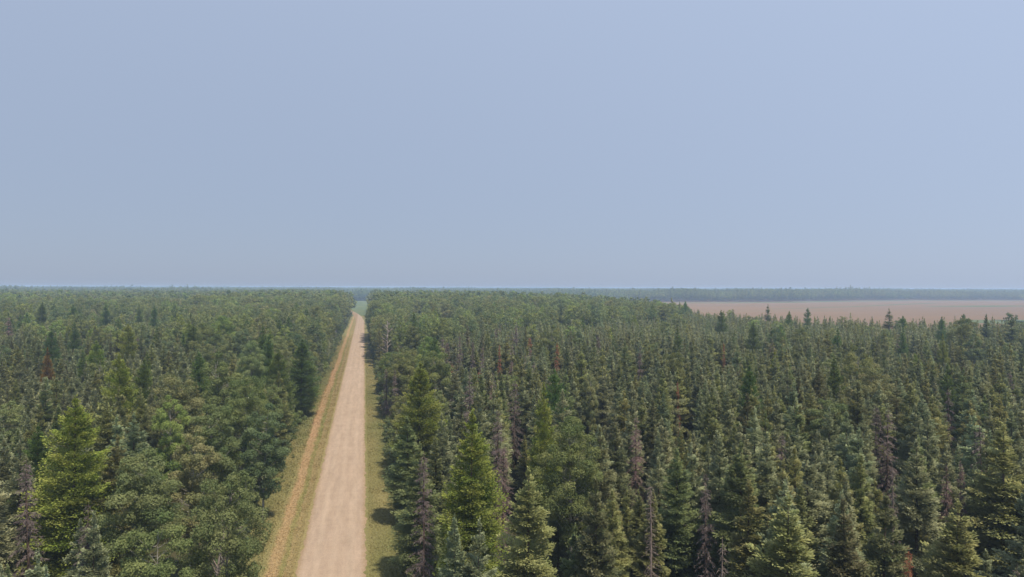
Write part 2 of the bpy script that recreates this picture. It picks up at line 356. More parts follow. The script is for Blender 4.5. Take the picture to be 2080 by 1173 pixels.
def dead_conifer(seed, H, R, z0=.15, per_m=9, twigs=34, sparse=0.0, keep=1.0, L=.34, W=.035):
    """bare drooping branches fringed with fine twigs"""
    rg = np.random.default_rng(seed); nb = int(H * (1 - z0) * per_m); u = np.sort(rg.random(nb)); z = z0 * H + u * (1 - z0) * H * .98
    az = np.arange(nb) * 2.39996 + rg.normal(0, .4, nb); rad = (R * (1 - u) ** .75 * rg.uniform(.45, 1.15, nb) + .12)
    if sparse: rad *= np.where(rg.random(nb) < sparse, .3, 1)
    el = -.35 + .55 * u + rg.normal(0, .14, nb); par = []
    for i in range(nb):
        d = np.array([math.cos(az[i]), math.sin(az[i]), 0]); pts = [d * (q * rad[i]) + np.array([0, 0, z[i] + rad[i] * (el[i] * q - .25 * q * q)]) for q in (0, .5, 1)]
        par.append(tube(pts, [.028, .018, .006], 3))
    LV, LF = join(par)
    cnt = np.maximum(3, (twigs * rad / R).astype(int)) if twigs else np.zeros(nb, int); b = np.repeat(np.arange(nb), cnt); n = len(b)
    if n:
        s = rg.uniform(.15, 1, n); rb = rad[b]; dx = np.stack([np.cos(az[b]), np.sin(az[b]), 0 * s], 1); dp = np.stack([-np.sin(az[b]), np.cos(az[b]), 0 * s], 1)
        P = dx * (s * rb)[:, None]; P[:, 2] = z[b] + rb * (el[b] * s - .25 * s * s)
        D = nrm(dx * .5 + dp * rg.uniform(-1, 1, n)[:, None] + np.array([0, 0, 1.0]) * rg.uniform(-1.1, .1, n)[:, None])
        V, F = blades(P, D, L * rg.uniform(.5, 1.4, n), W * rg.uniform(.6, 1.6, n), rg, .3, True)
        tone = np.clip(.5 + rg.normal(0, .2, nb)[b] + rg.normal(0, .15, n), 0, 1)
        tone = np.r_[np.full(len(LF), .35), tone]; V, F = np.concatenate([LV, V]), np.concatenate([LF, F + len(LV)])
    else: V, F, tone = LV, LF, np.full(len(LF), .6)
    TV, TF = tube([(0, 0, -.2), (.05, 0, H * .4), (.0, .06, H * .75), (.03, 0, H)], [H * .009 + .03, H * .007 + .02, H * .004 + .012, .012], 6)
    return dict(V=V, F=F, tone=tone, TV=TV, TF=TF, H=H, R=R)

def dead_birch(seed, H, lean=(-.10, 0)):
    rg = np.random.default_rng(seed)
    sp = lambda s: np.array([lean[0] * H * s * s - .5 * math.sin(s * 4), lean[1] * H * s, H * s])
    tr = tube([sp(s) for s in np.linspace(0, 1, 9)], np.linspace(.22, .06, 9), 6); par = []
    for i in range(30):
        s = .25 + .72 * (i / 30); a = sp(s); th = rg.uniform(0, 6.28); ln = (1.2 - s) * 4.2 * rg.uniform(.5, 1)
        d = np.array([math.cos(th), math.sin(th), 0]); pts = [a + d * ln * q + np.array([0, 0, ln * (.9 * q - .15 * q * q)]) for q in (0, .33, .66, 1)]
        par.append(tube(pts, [.11, .09, .06, .03], 4))
        for k in range(5):
            q = rg.uniform(.3, 1); p0 = a + d * ln * q + np.array([0, 0, ln * (.9 * q - .15 * q * q)]); dd = nrm(d + rg.normal(0, .6, 3) + [0, 0, .7])
            par.append(tube([p0, p0 + dd * ln * .16, p0 + dd * ln * .3 + [0, 0, .1]], [.05, .035, .018], 3))
    V, F = join(par)
    return dict(V=V, F=F, tone=np.full(len(F), .8), TV=tr[0], TF=tr[1], H=H, R=3.0)

# geometry library: kind -> level -> list of shapes (unit sizes; instances are scaled to their own height)
LIB = {}
def lib(kind, lvl, g): LIB.setdefault((kind, lvl), []).append(g)
SPR = [(15, 2.1, 1.0, .06, .56), (14, 1.75, .95, .04, .55), (16, 2.45, 1.0, .08, .60), (13, 1.8, .92, .12, .5), (15, 2.2, 1.0, .05, .48), (16, 1.8, .95, .10, .62), (14, 2.1, .97, .0, .52)]
for i, (H, R, ex, gp, sa) in enumerate(SPR):
    lib('spruce', 0, conifer(100 + i, H, R, .10, 9.5, 250, 1.0, ex, L=.23, W=.12, ragged=.22, fan=.27, thick=.10, e1=.45, gapy=gp, sat=sa))
    lib('spruce', 1, conifer(100 + i, H, R, .10, 9, 46, 1.5, ex, L=.28, W=.13, ragged=.2, fan=.25, thick=.09, e1=.42, gapy=gp, sat=sa, quad=False, limbs=False))
    if i < 4: lib('spruce', 2, conifer(100 + i, H, R, .15, 5, 11, 3.0, ex, L=.30, W=.20, gapy=gp, sat=sa, quad=False, limbs=False))
LAR = [(18, 3.1, .85), (18, 2.6, .9), (17, 3.3, .8)]
for i, (H, R, ex) in enumerate(LAR):
    lib('larch', 0, conifer(200 + i, H, R, .08, 11, 380, 1.0, ex, L=.18, W=.105, fan=.32, e0=-.15, e1=.65, ragged=.25, flat=.65, thick=.13, sat=.62))
    lib('larch', 1, conifer(200 + i, H, R, .08, 9, 60, 1.9, ex, L=.22, W=.15, fan=.42, e0=-.15, e1=.75, flat=.35, thick=.2, sat=.62, quad=False, limbs=False))
BRO = [(18, 3.3, .28, 74), (17, 2.8, .24, 62), (19, 3.7, .26, 86), (16, 3.0, .2, 66), (20, 3.1, .34, 70)]
for i, (H, R, bs, cl) in enumerate(BRO):
    lib('poplar', 0, broadleaf(300 + i, H, R, cl, 400, .155, bs))
    lib('poplar', 1, broadleaf(300 + i, H, R, cl, 62, .38, bs, sides=4, quad=False))
    if i < 4: lib('poplar', 2, broadleaf(330 + i, H, R, 16, 34, .95, bs, sides=3, quad=False))
for i in range(3):
    lib('dead', 0, dead_conifer(400 + i, 14, (1.9, 1.5, 2.1)[i], .12, 11, 60, .15))
    lib('dead', 1, dead_conifer(400 + i, 14, (1.9, 1.5, 2.1)[i], .12, 7, 16, .15, L=.6, W=.1))
lib('snag', 0, dead_conifer(420, 13, 1.15, .12, 15, 7, .25, L=.3, W=.03)); lib('snag', 0, dead_conifer(421, 12, .9, .2, 11, 4, .4))
lib('birch_snag', 0, dead_birch(430, 16))

# ------------------------------------------------------------------ where trees stand
def hnoise(x, y, s, f):                       # smooth value noise for the mix of kinds
    x = np.asarray(x) * f; y = np.asarray(y) * f
    return (np.sin(x * 1.3 + 2.1 * s) * np.cos(y * 1.7 - s) + np.sin(x * .6 - y * 1.1 + s * 4) * .8 + np.cos(x * 2.3 + y * 2.9 + s * 2) * .5) / 2.3
def axis_d(X, Y): return X * f0[0] + Y * f0[1]
def colx(X, Y): d = axis_d(X, Y); return 1040 + FPX * (X * r0[0] + Y * r0[1]) / np.maximum(d, 1)
bx = [0, 760, 900, 1100, 1200, 1290, 1340, 1390, 1420, 1500, 1700, 2080, 2600]
bd = [870, 870, 850, 760, 670, 600, 535, 460, 410, 368, 318, 298, 290]
def forest_limit(cx): return np.interp(cx, bx, bd)
fx = [0, 700, 1000, 1370, 1600, 1750, 1850, 2600]; fd_ = [1330, 1330, 1370, 1385, 1470, 1600, 1720, 1800]
def far_start(cx): return np.interp(cx, fx, fd_)
def grid_pts(sp, x0, x1, y0, y1, jit=.42):
    gx = np.arange(x0, x1, sp); gy = np.arange(y0, y1, sp * .9); X, Y = np.meshgrid(gx, gy); X = X + (np.arange(len(gy)) % 2)[:, None] * sp / 2
    X = X + rng.uniform(-jit, jit, X.shape) * sp; Y = Y + rng.uniform(-jit, jit, Y.shape) * sp
    return X.ravel(), Y.ravel()
def inview(X, Y, m=120, near=14):
    d = axis_d(X, Y); c = colx(X, Y); ext = m + 3500 / np.maximum(d, 1)
    return (d > near) & (c > -ext) & (c < 2080 + ext)
def left_ok(X, Y): return (X < np.minimum(-14.4, road_center(Y) - 10.5)) | ((X < -10.5) & (Y > 690) & (Y < 735) & (X < -11.5)) & (X < road_center(Y) - 5)
def in_forest(X, Y):
    c = colx(X, Y); d = axis_d(X, Y)
    L = left_ok(X, Y); edge = 5.9 + np.where((Y > 250), -1.0, 0) + 1.0 * hnoise(X * 0, Y, 3, .06)
    R = (X > edge) & (d < forest_limit(c))
    return L | R

TREES = []                                     # dict(kind, fam, x, y, h, var, rot, label, ref)
def put(kind, fam, x, y, h, var=None, label=None, ref=None, wide=1.0, tilt=None):
    TREES.append(dict(kind=kind, fam=fam, x=x, y=y, h=h, var=var, label=label, ref=ref, wide=wide, hero=label is not None, rot=float(rng.uniform(0, 6.28)), tilt=tilt))
def hero(kind, fam, px, py, h, label, ref=None, var=0, wide=1.0, d=None, tilt=None):
    """the tree whose tip shows at column px, row py when it is h metres tall"""
    hy = 584.5 + (px - 1040) * 6.5 / 2080
    if d is None: d = (CAM_H - h) * FPX / (py - hy)
    x, y = world(px, d)
    put(kind, fam, x, y, h, var, label, ref, wide, tilt)
H_ = hero
# left of the road
H_('larch', 'larch_bright', 150, 806, 18.5, "tall bright yellow-green larch towering over grey spruces, the brightest tree left of the gravel road", "brightest yellow larch", 0, 1.3)
H_('larch', 'larch_bright', 262, 658, 19, "broad conical larch with yellow-green top rising alone from the grey spruce stand", "broad lone conical larch", 2, 1.15)
H_('larch', 'larch_green', 612, 688, 17.5, "green conical larch at the inside edge of the forest just before the straw-coloured verge", "green larch by straw verge", 0, 1.3)
H_('larch', 'larch_green', 85, 614, 22, "dark green bushy larch standing above the distant tree line beyond the pinkish dead spruce", "dark bushy distant larch", 0)
H_('larch', 'larch_green', 215, 620, 21, "rounded dark larch, taller than the far poplars directly behind the lone conical larch", "rounded far larch", 2, .9)
H_('larch', 'larch_green', 283, 617, 21, "slim dark larch, the narrower one beside the wide twin-topped larch in the distance", "slim far larch", 1, .8)
H_('larch', 'larch_green', 312, 620, 21, "wide green larch right beside the slim dark larch in the distance", "wide far larch", 0, .9)
H_('larch', 'larch_green', 150, 655, 18.5, "green larch between the rust-topped larch and the distant tree line", "middle green larch", 1, 1.0)
H_('larch', 'larch_green', 105, 668, 18, "low dark green larch directly beyond the rust-topped larch", "low dark larch", 2, .85)
H_('larch', 'larch_rust', 98, 706, 15.5, "rust-orange topped larch standing among olive spruces", "rust-topped larch", 1, .8)
H_('dead', 'dead_pink', 16, 640, 18.5, "tall pinkish dead spruce at the very edge of the view above olive trees", "pinkish dead spruce", 0, 1.2)
H_('dead', 'dead_grey', 62, 930, 14.5, "grey-brown dead spruce with bare drooping branches touching the bright yellow larch", "dead spruce beside yellow larch", 1, 1.0)
H_('dead', 'dead_grey', 177, 1018, 14, "half-dead grey spruce top in front of the bright yellow larch", "half-dead spruce before yellow larch", 2, .8)
H_('spruce', 'spruce_blue', 190, 1040, 13.4, "pale cone-heavy spruce hugging the half-dead grey spruce below the yellow larch", "pale spruce below yellow larch", 0, .9)
H_('spruce', 'spruce_blue', 86, 1122, 13, "small pale blue-green spruce tip in the lowest corner before the yellow larch", "small pale corner spruce", 3, 1.0)
H_('spruce', 'spruce_grey', 38, 878, 15, "grey-green double spruce next to the dead spruce beside the yellow larch", "double grey spruce", 2, .9)
H_('poplar', 'leaf_amber', 360, 752, 17.5, "wide poplar turning yellow-brown on top at the edge of the grey spruce stand", "yellow-brown poplar", 0, 1.1)
H_('poplar', 'leaf_green', 445, 712, 18.5, "green poplar with pale forked branches showing through its thin crown", "poplar with pale forks", 3, 1.1)
H_('poplar', 'leaf_fresh', 345, 800, 16.5, "fresh green poplar poking out below the yellow-brown poplar", "fresh green poplar", 1, .8)
H_('poplar', 'leaf_green', 500, 762, 17, "dense green poplar leaning over the straw verge, above two dark gaps", "dense poplar over the verge", 2, .95)
H_('poplar', 'leaf_olive', 440, 805, 16.5, "round olive poplar crown in the middle of the roadside poplars", "round olive poplar", 4, 1.0)
H_('poplar', 'leaf_amber', 385, 868, 15.5, "orange-tinted poplar crown beside dark green foliage", "orange-tinted poplar", 1, 1.0)
H_('poplar', 'leaf_olive', 290, 905, 15.2, "broad olive poplar touching the shaded side of the bright yellow larch", "broad olive poplar", 0, 1.1)
H_('poplar', 'leaf_olive', 455, 955, 15, "large pale olive poplar nearest the camera beside the straw verge", "nearest olive poplar", 2, 1.0)
H_('poplar', 'leaf_green', 320, 1035, 14, "low green poplar crown filling the ground before the broad olive poplar", "low green poplar", 3, 1.0)
H_('poplar', 'leaf_dark', 535, 815, 15, "very dark green poplar with bare white twigs above the deep roadside shadow", "very dark roadside poplar", 3, .95)
H_('poplar', 'leaf_dark', 495, 665, 18, "greyish dark poplar behind the dense roadside poplars", "greyish dark poplar", 0, 1.0)
H_('poplar', 'leaf_olive', 512, 690, 18, "dome-shaped olive poplar behind the poplar with pale forks", "dome-shaped olive poplar", 2, .9)
H_('birch_snag', 'bark_snag', 430, 985, 11.5, "bare grey branches of a dead birch among the nearest olive poplars", "bare birch among poplars", 0, .7, tilt=(0, .25))
# right of the road
H_('larch', 'larch_bright', 851, 736, 17.8, "broad bright green larch beside the road, the widest cone past the grassy verge", "widest bright larch", 0, 1.3)
H_('larch', 'larch_bright', 955, 833, 18, "slender bright yellow-green larch, narrow pointed cone in front of purple dead spruces", "slender bright larch", 1, 1.2)
H_('larch', 'larch_bright', 1110, 778, 17.5, "soft olive-yellow larch rising just behind the big leafy poplar", "olive-yellow larch", 1, .8)
H_('poplar', 'leaf_green', 1162, 846, 16.5, "big leafy poplar with pale trunk showing through dark gaps among spruces", "big leafy poplar", 2, 1.0)
H_('poplar', 'leaf_green', 886, 712, 17, "round light green poplar behind the widest bright larch", "round light poplar", 2, 1.15)
H_('poplar', 'leaf_olive', 836, 655, 18, "brownish olive poplar beyond the leaning dead birch", "brownish olive poplar", 0, .9)
H_('poplar', 'leaf_amber', 905, 610, 22, "pale brown topped poplar standing out from the distant green poplars", "pale brown topped poplar", 2)
H_('larch', 'larch_green', 850, 606, 22, "dark blue-green larch rising from the distant poplars beyond the brownish olive poplar", "dark distant larch", 2)
H_('birch_snag', 'bark_bleached', 788, 652, 16.5, "dead birch with bleached curving bare branches beside the gravel road", "bleached dead birch", 0, 1.0)
H_('dead', 'dead_grey', 786, 738, 11.5, "grey-purple dead spruce below the bleached dead birch, close to the road", "dead spruce below dead birch", 1, 1.0, d=150)
H_('dead', 'dead_grey', 803, 745, 11.5, "second dead spruce forming a dark V with its twin under the bleached birch", "twin dead spruce", 2, .8, d=146)
H_('dead', 'dead_grey', 1045, 768, 14.5, "tall purple-grey dead spruce behind the slender bright larch", "tall purple dead spruce", 0, 1.0)
H_('dead', 'dead_grey', 1012, 830, 14, "purple-grey dead spruce beside the slender bright larch, topped by fine bare twigs", "purple dead spruce by larch", 2, 1.0)
H_('dead', 'dead_pink', 1022, 905, 13, "pinkish dead spruce with drooping twigs right before the purple dead spruces", "pinkish drooping dead spruce", 1, 1.1)
H_('dead', 'dead_grey', 862, 918, 14, "brownish half-bare spruce between the two bright larches", "half-bare roadside spruce", 1, 1.0)
H_('dead', 'dead_grey', 935, 678, 17, "thin grey-purple dead spruce among the spruces behind the round light poplar", "thin purple dead spruce", 0, .8)
H_('dead', 'dead_grey', 962, 690, 16, "rosy grey dead spruce beside the thin purple one", "rosy grey dead spruce", 1, .8)
H_('dead', 'dead_grey', 1048, 652, 17.5, "pale grey dead spruce rising before the distant poplars", "pale grey dead spruce", 2, .8)
H_('dead', 'dead_red', 1015, 697, 15.5, "rusty red spruce top with two tips behind the purple dead spruces", "two-tipped rusty spruce", 1, .6)
H_('dead', 'dead_red', 1131, 694, 15.5, "brick-red spruce top glowing among grey-green spruces", "brick-red spruce", 0, .65)
H_('dead', 'dead_red', 1472, 694, 14.5, "small reddish dead spruce top in the middle of the wide spruce stand", "small reddish spruce top", 1, .5)
H_('dead', 'dead_red', 1382, 773, 13.5, "tiny red spruce tip between olive spruces in the wide stand", "tiny red spruce tip", 1, .4)
H_('dead', 'dead_pink', 1293, 845, 13.8, "reddish-brown dead spruce with a lopsided drooping skirt of twigs", "lopsided reddish dead spruce", 2, .9)
H_('dead', 'dead_grey', 1802, 826, 14.2, "large dark purple dead spruce in the middle of green spruces", "large dark dead spruce", 0, 1.05)
H_('dead', 'dead_grey', 1436, 958, 13, "grey half-broken dead spruce with pale twisted top", "twisted pale dead spruce", 2, .7)
H_('dead', 'dead_pink', 1955, 932, 13.2, "small pinkish dead spruce beneath the largest olive spruce", "small pinkish dead spruce", 1, .6)
H_('dead', 'dead_pink', 1925, 940, 13, "faded dead spruce just beside the small pinkish one", "faded dead spruce", 2, .7)
H_('dead', 'dead_red', 1846, 1108, 12.5, "bright brick-red dead spruce tip cut by the lower edge of the view", "bright brick-red tip", 1, .6)
H_('dead', 'dead_grey', 1930, 785, 14, "grey bare spruce far down the stand in line with the brown field", "grey bare field-side spruce", 0, .8)
H_('dead', 'dead_grey', 1300, 700, 16, "whitish bare dead tree with forked limbs among distant spruces", "whitish forked dead tree", 2, .7)
H_('snag', 'bark_snag', 1328, 984, 13, "tall bare spruce snag, a pale pole with short stubs", "tall bare snag", 0, 1.0)
H_('snag', 'bark_snag', 1467, 1090, 12, "shorter bare snag with its trunk showing under green spruces", "shorter bare snag", 1, 1.0)
H_('snag', 'bark_snag', 1817, 945, 13.6, "thin pale dead pole between the large dark dead spruce and green spruces", "thin pale pole", 1, .8)
H_('spruce', 'spruce_olive', 1073, 948, 15, "yellowish olive spruce with tiered branches before the big leafy poplar", "tiered olive spruce", 4, 1.1)
H_('spruce', 'spruce_cone', 1215, 968, 15, "slim grey spruce with cone-brown top beside the big leafy poplar", "slim cone-topped spruce", 0, .9)
H_('spruce', 'spruce_blue', 924, 1045, 13.5, "small blue-green spruce at the foot of the slender bright larch", "small blue-green spruce", 1, .9)
H_('spruce', 'spruce_grey', 966, 1058, 13.2, "small pointed spruce sharing the foot of the slender larch", "small pointed spruce", 3, .9)
H_('spruce', 'spruce_olive', 1605, 1005, 15.2, "broad bright olive spruce at the lower edge with fanned branches", "broad bright olive spruce", 4, 1.25)
H_('spruce', 'spruce_cone', 1728, 1015, 15, "grey spruce loaded with pinkish cones beside the broad bright olive spruce", "pinkish cone-loaded spruce", 0, 1.0)
H_('spruce', 'spruce_cone', 1790, 1000, 15, "fat pale spruce heavy with brown cones close to the lower edge", "fat cone-heavy spruce", 6, 1.05)
H_('spruce', 'spruce_olive', 2040, 862, 17, "largest olive spruce with wide tiered boughs at the side edge", "largest olive spruce", 2, 1.35)
H_('spruce', 'spruce_olive', 1945, 1015, 14.5, "wide olive spruce in front of the small pinkish dead spruce", "wide olive spruce", 4, 1.2)
H_('spruce', 'spruce_dark', 832, 800, 13, "dark spruce at the verge right before the widest bright larch", "dark verge spruce", 6, 1.3, d=84)
H_('spruce', 'spruce_dark', 852, 1000, 13.5, "dark spruce casting shade on the grassy verge near the camera", "dark spruce shading the verge", 2, 1.2, d=68)
H_('poplar', 'leaf_green', 1350, 612, 22, "tall rounded poplar standing out where the brown field begins", "tall rounded poplar by field", 4, 1.15)
H_('larch', 'larch_green', 1466, 630, 20, "dark rounded larch against the nearer corner of the brown field", "dark rounded larch by field", 2, .9)
H_('larch', 'larch_green', 1530, 655, 18.5, "wide dark larch in front of the field-side spruces", "wide dark larch by field", 0, 1.0)
H_('spruce', 'spruce_dark', 1560, 618, 20.5, "tall dark spruce sticking up against the brown field", "tall dark field spruce", 2, 1.1)
H_('larch', 'larch_green', 1640, 625, 19.5, "bushy grey-green larch outlined on the brown field", "bushy outlined larch", 2, .85)
H_('spruce', 'spruce_dark', 1806, 627, 20, "dark broad spruce, the tallest outline against the middle of the brown field", "tallest field-outline spruce", 2, 1.3)
H_('larch', 'larch_green', 1836, 664, 17.5, "narrow dark larch column below the tallest field-outline spruce", "narrow dark larch column", 1, .8)
H_('larch', 'larch_green', 1912, 643, 18.8, "dark larch with ragged top against the field edge", "ragged dark larch", 0, .85)
H_('larch', 'larch_bright', 1918, 678, 17, "olive larch directly before the ragged dark larch", "olive larch before ragged one", 1, .85)
H_('poplar', 'leaf_dark', 1982, 672, 17.5, "round dark poplar between spires near the green field patch", "round dark field poplar", 1, .9)
H_('spruce', 'spruce_dark', 2003, 638, 19.5, "thin dark spire crossing the far side of the brown field", "thin dark spire", 1, .9)
H_('spruce', 'spruce_dark', 2056, 643, 19.5, "ragged twin-topped spruce before the green field patch", "ragged twin-topped spruce", 3, 1.1)
H_('spruce', 'spruce_dark', 1141, 618, 21, "slim dark spire above the distant light green poplars", "slim spire above poplars", 1, 1.0)
H_('poplar', 'leaf_amber', 1200, 752, 15, "small yellowing birch tucked between spruces", "small yellowing birch", 1, .55)

# roadside rows and the stands
def auto_tree(x, y):
    d = float(axis_d(x, y)); c = float(colx(x, y)); nz = float(hnoise(x, y, 1, .05)); n2 = float(hnoise(x, y, 5, .11)); r = rng.random()
    right = x > 0
    if right:
        # spruces fill the near ground away from the road, poplars the strip by the road and everything farther
        lim = np.interp(c, [700, 860, 950, 1200, 1400, 1500, 1700, 2600], [70, 120, 260, 300, 360, 380, 400, 400]) + 25 * nz
        sp = d < lim and not (x < 13 and r < .35)
        if d > lim and c > 1400: sp = r < .65
    else:
        lim = np.interp(c, [-400, 0, 250, 400, 520, 620], [215, 212, 208, 188, 70, 20]) + 22 * nz
        gx = c > 190 and c < 600 and d < np.interp(c, [190, 300, 600], [52, 92, 112])
        sp = d < lim and not gx
        if gx and r < .20: sp = True
    if sp:
        if r > .965: return 'poplar'
        if r < (.16 if right and 890 < c < 1090 and d < 260 else .022): return 'dead'
        if r < (.06 if not right else .035): return 'larch'
        return 'spruce'
    if not right and d < 340 and r > .62: return 'spruce'
    if r > (.90 if d < 350 else .985): return 'spruce'
    if r < (.10 if not right else .04): return 'larch'
    return 'poplar'
SPACE = dict(spruce=1.42, poplar=2.7, larch=2.3, dead=1.4, snag=.9, birch_snag=1.5)
cell = {}
def fits(x, y, r):
    k = (int(x // 6), int(y // 6))
    for i in (-1, 0, 1):
        for j in (-1, 0, 1):
            for (a, b, q) in cell.get((k[0] + i, k[1] + j), ()):
                if (a - x) ** 2 + (b - y) ** 2 < (.5 * (r + q) * 1.55) ** 2: return False
    return True
def occupy(x, y, r): cell.setdefault((int(x // 6), int(y // 6)), []).append((x, y, r))
for t in TREES: occupy(t['x'], t['y'], SPACE[t['kind']] * (1.25 if t['kind'] in ('larch', 'poplar') else 1.1))
def fam_for(kind, x, y):
    r = rng.random(); n = float(hnoise(x, y, 7, .03))
    if kind == 'spruce':
        p = r + .12 * n
        return 'spruce_grey' if p < .46 else 'spruce_olive' if p < .68 else 'spruce_dark' if p < .86 else 'spruce_blue' if p < .97 else 'spruce_cone'
    if kind == 'poplar':
        p = r + .15 * n
        return 'leaf_green' if p < .42 else 'leaf_dark' if p < .58 else 'leaf_fresh' if p < .77 else 'leaf_olive' if p < .97 else 'leaf_amber'
    if kind == 'larch': return 'larch_green' if r < .75 else 'larch_bright'
    return 'dead_grey' if r < .75 else 'dead_pink' if r < .93 else 'dead_red'
NEARLIM = 420.0
def sow(sp, X, Y, want):
    keep = inview(X, Y) & in_forest(X, Y) & (axis_d(X, Y) < NEARLIM); X, Y = X[keep], Y[keep]
    o = np.argsort(axis_d(X, Y)); X, Y = X[o], Y[o]
    for x, y in zip(X, Y):
        k = auto_tree(x, y)
        if k not in want: continue
        if not fits(x, y, SPACE[k]): continue
        d = float(axis_d(x, y))
        # crowns of roadside trees overhang the verge but not the road
        if k == 'poplar' and -16.2 < x < 0: x = -16.2 + rng.uniform(-.3, .5)
        if k == 'spruce': h = rng.normal(14.3, 1.25) - (1.0 if x < 0 and x > -60 and d < 160 else 0)
        elif k == 'poplar': h = rng.normal(17.0, 1.4) + np.clip((d - 150) / 90, 0, 3.6) * float(np.interp(colx(x, y), [1230, 1430], [1, 0])) - float(np.interp(colx(x, y), [1300, 1400, 1600, 1700], [0, 1.2, 1.2, 0]))
        elif k == 'larch': h = rng.normal(17.0, 1.2) + np.clip((d - 150) / 90, 0, 2.5)
        else: h = rng.normal(14, 1.4)
        h = float(np.clip(h, 9.5, 23.5))
        put(k, fam_for(k, x, y), float(x), float(y), h); occupy(x, y, SPACE[k])
X, Y = grid_pts(4.6, -420, 560, 0, 480); sow(4.6, X, Y, ('poplar', 'larch', 'dead'))
X, Y = grid_pts(2.4, -420, 560, 0, 480); sow(2.4, X, Y, ('spruce',))
# row of trees right at both verges
for yy in np.arange(40, 420, 5.2):
    for sx, xx in ((-1, -15.6), (1, 6.7 - (1.3 if yy > 250 else 0))):
        x = xx + rng.uniform(-.6, .6); y = yy + rng.uniform(-1.5, 1.5)
        if fits(x, y, 2.0):
            k = 'poplar' if rng.random() < (.85 if (sx < 0 or yy > 130) else .25) else 'spruce'
            put(k, fam_for(k, x, y), x, y, float(rng.normal(15.5 if k == 'poplar' else 13.5, 1.2) + np.clip((y - 150) / 90, 0, 3))); occupy(x, y, 2.0)
# random variant and slight width variation
HER = [(t, *project([t['x'], t['y'], t['h']])) for t in TREES if t['hero']]
for t in TREES:
    if t['hero']: continue
    cx, ty, d = project([t['x'], t['y'], t['h']]); ok = t['h']
    for q, hx, hy, hd in HER:
        if hd > d + 1 and abs(hx - cx) < (SPACE[q['kind']] * .8 / hd + SPACE[t['kind']] / d) * FPX:
            lim = hy + q['h'] * (.72 if q['kind'] == 'birch_snag' else .64 if hd < 130 else .46) * FPX / hd          # lowest row up to which the hero stays clear
            ok = min(ok, CAM_H - (lim - 586.0) * d / FPX)
    t['h'] = ok
TREES = [t for t in TREES if t['hero'] or t['h'] > 9.3]
for t in TREES:
    n = len(LIB[(t['kind'], 0)])
    if t['var'] is None: t['var'] = int(rng.integers(n)); t['wide'] = float(rng.uniform(.85, 1.15))
    t['var'] %= n; t['d'] = float(axis_d(t['x'], t['y']))
    g = LIB[(t['kind'], 0)][t['var']]; t['r'] = g['R'] * t['wide'] * t['h'] / g['H']

# which of them show largest: rasterise simple silhouettes, nearest first
TREES.sort(key=lambda t: t['d'])
W_, Hh = 1040, 587; cover = np.zeros((Hh, W_), bool)
for t in TREES:
    cx, ty, d = project([t['x'], t['y'], t['h']]); bxp, by, _ = project([t['x'], t['y'], 0.0])
    cx, ty, by = cx / 2, ty / 2, by / 2; rp = t['r'] * FPX / d / 2
    t['px'], t['py'], t['vis'] = cx * 2, ty * 2, 0
    y0, y1 = max(0, int(ty)), min(Hh, int(by)); x0, x1 = max(0, int(cx - rp)), min(W_, int(cx + rp) + 1)
    if d < 5 or y1 <= y0 or x1 <= x0: continue
    yy = (np.arange(y0, y1) - ty)[:, None] / max(by - ty, 1); xx = np.abs(np.arange(x0, x1) - cx)[None] / rp
    sil = (xx < (np.clip(yy * 1.15, 0, 1) ** .8 if t['kind'] not in ('poplar',) else np.sqrt(np.clip(1 - (1 - np.clip(yy * 2.6, 0, 1)) ** 2, 0, 1)))) & (yy > 0)
    sub = cover[y0:y1, x0:x1]; t['vis'] = int((sil & ~sub).sum())
    if t['kind'] not in ('snag', 'birch_snag', 'dead'): sub |= sil
INDIV = []
CAP = dict(spruce=300, poplar=300, larch=300, dead=300, snag=300, birch_snag=300)
by_kind = {}
for t in TREES: by_kind.setdefault(t['kind'], []).append(t)
REST = []
for k, L_ in by_kind.items():
    L_.sort(key=lambda t: (-t['hero'], -t['vis']))
    for i, t in enumerate(L_):
        # anything with next to nothing in view is left out of the individuals
        if t['hero'] or (i < CAP[k] and t['vis'] >= 14): INDIV.append(t)
        else: REST.append(t)
print("trees", len(TREES), "individual", len(INDIV), {k: sum(t['kind'] == k for t in INDIV) for k in by_kind})

# ------------------------------------------------------------------ build: individual trees
BARK = dict(spruce='bark_brown', larch='bark_brown', poplar='bark_pale', dead='bark_brown', snag='bark_snag', birch_snag='bark_bleached')
NAME = dict(spruce='spruce_tree', larch='larch_tree', poplar='poplar_tree', dead='dead_spruce', snag='bare_snag', birch_snag='dead_birch')
CAT = dict(spruce='spruce', larch='larch', poplar='poplar', dead='dead tree', snag='dead tree', birch_snag='dead tree')
GROUP = dict(spruce='spruces of the boreal stand', larch='larches rising from the forest', poplar='poplars of the forest', dead='dead spruces among the green ones', snag='bare snags', birch_snag='dead birches')
protos = {}
def proto(kind, var, fam, lvl):
    key = (kind, var, fam, lvl)
    if key not in protos:
        g = LIB[(kind, lvl)][var % len(LIB[(kind, lvl)])]
        crown = mesh_obj("crown", g['V'], g['F'], M[fam], tone=g['tone'], link=False)
        trunk = mesh_obj("trunk", g['TV'], g['TF'], M[BARK[kind]], smooth=True, link=False)
        protos[key] = (trunk, crown, g['H'])
    return protos[key]
FAMW = dict(spruce_grey='grey-green', spruce_olive='olive', spruce_dark='dark green', spruce_blue='blue-green', spruce_cone='brownish cone-laden',
            leaf_green='green', leaf_fresh='fresh green', leaf_olive='olive', leaf_amber='yellow-brown', leaf_dark='dark green',
            larch_bright='yellow-green', larch_green='dark green', larch_rust='rusty', dead_grey='grey-brown', dead_pink='pinkish', dead_red='red-brown')
ORD = ['first ', 'second ', 'third ', 'fourth ', 'fifth ', 'sixth ', 'seventh ', 'eighth ', 'ninth ', 'tenth ', 'eleventh ', 'twelfth ']
refs = [t for t in INDIV if t['ref'] and 0 <= t['px'] <= 2080]
used = {}
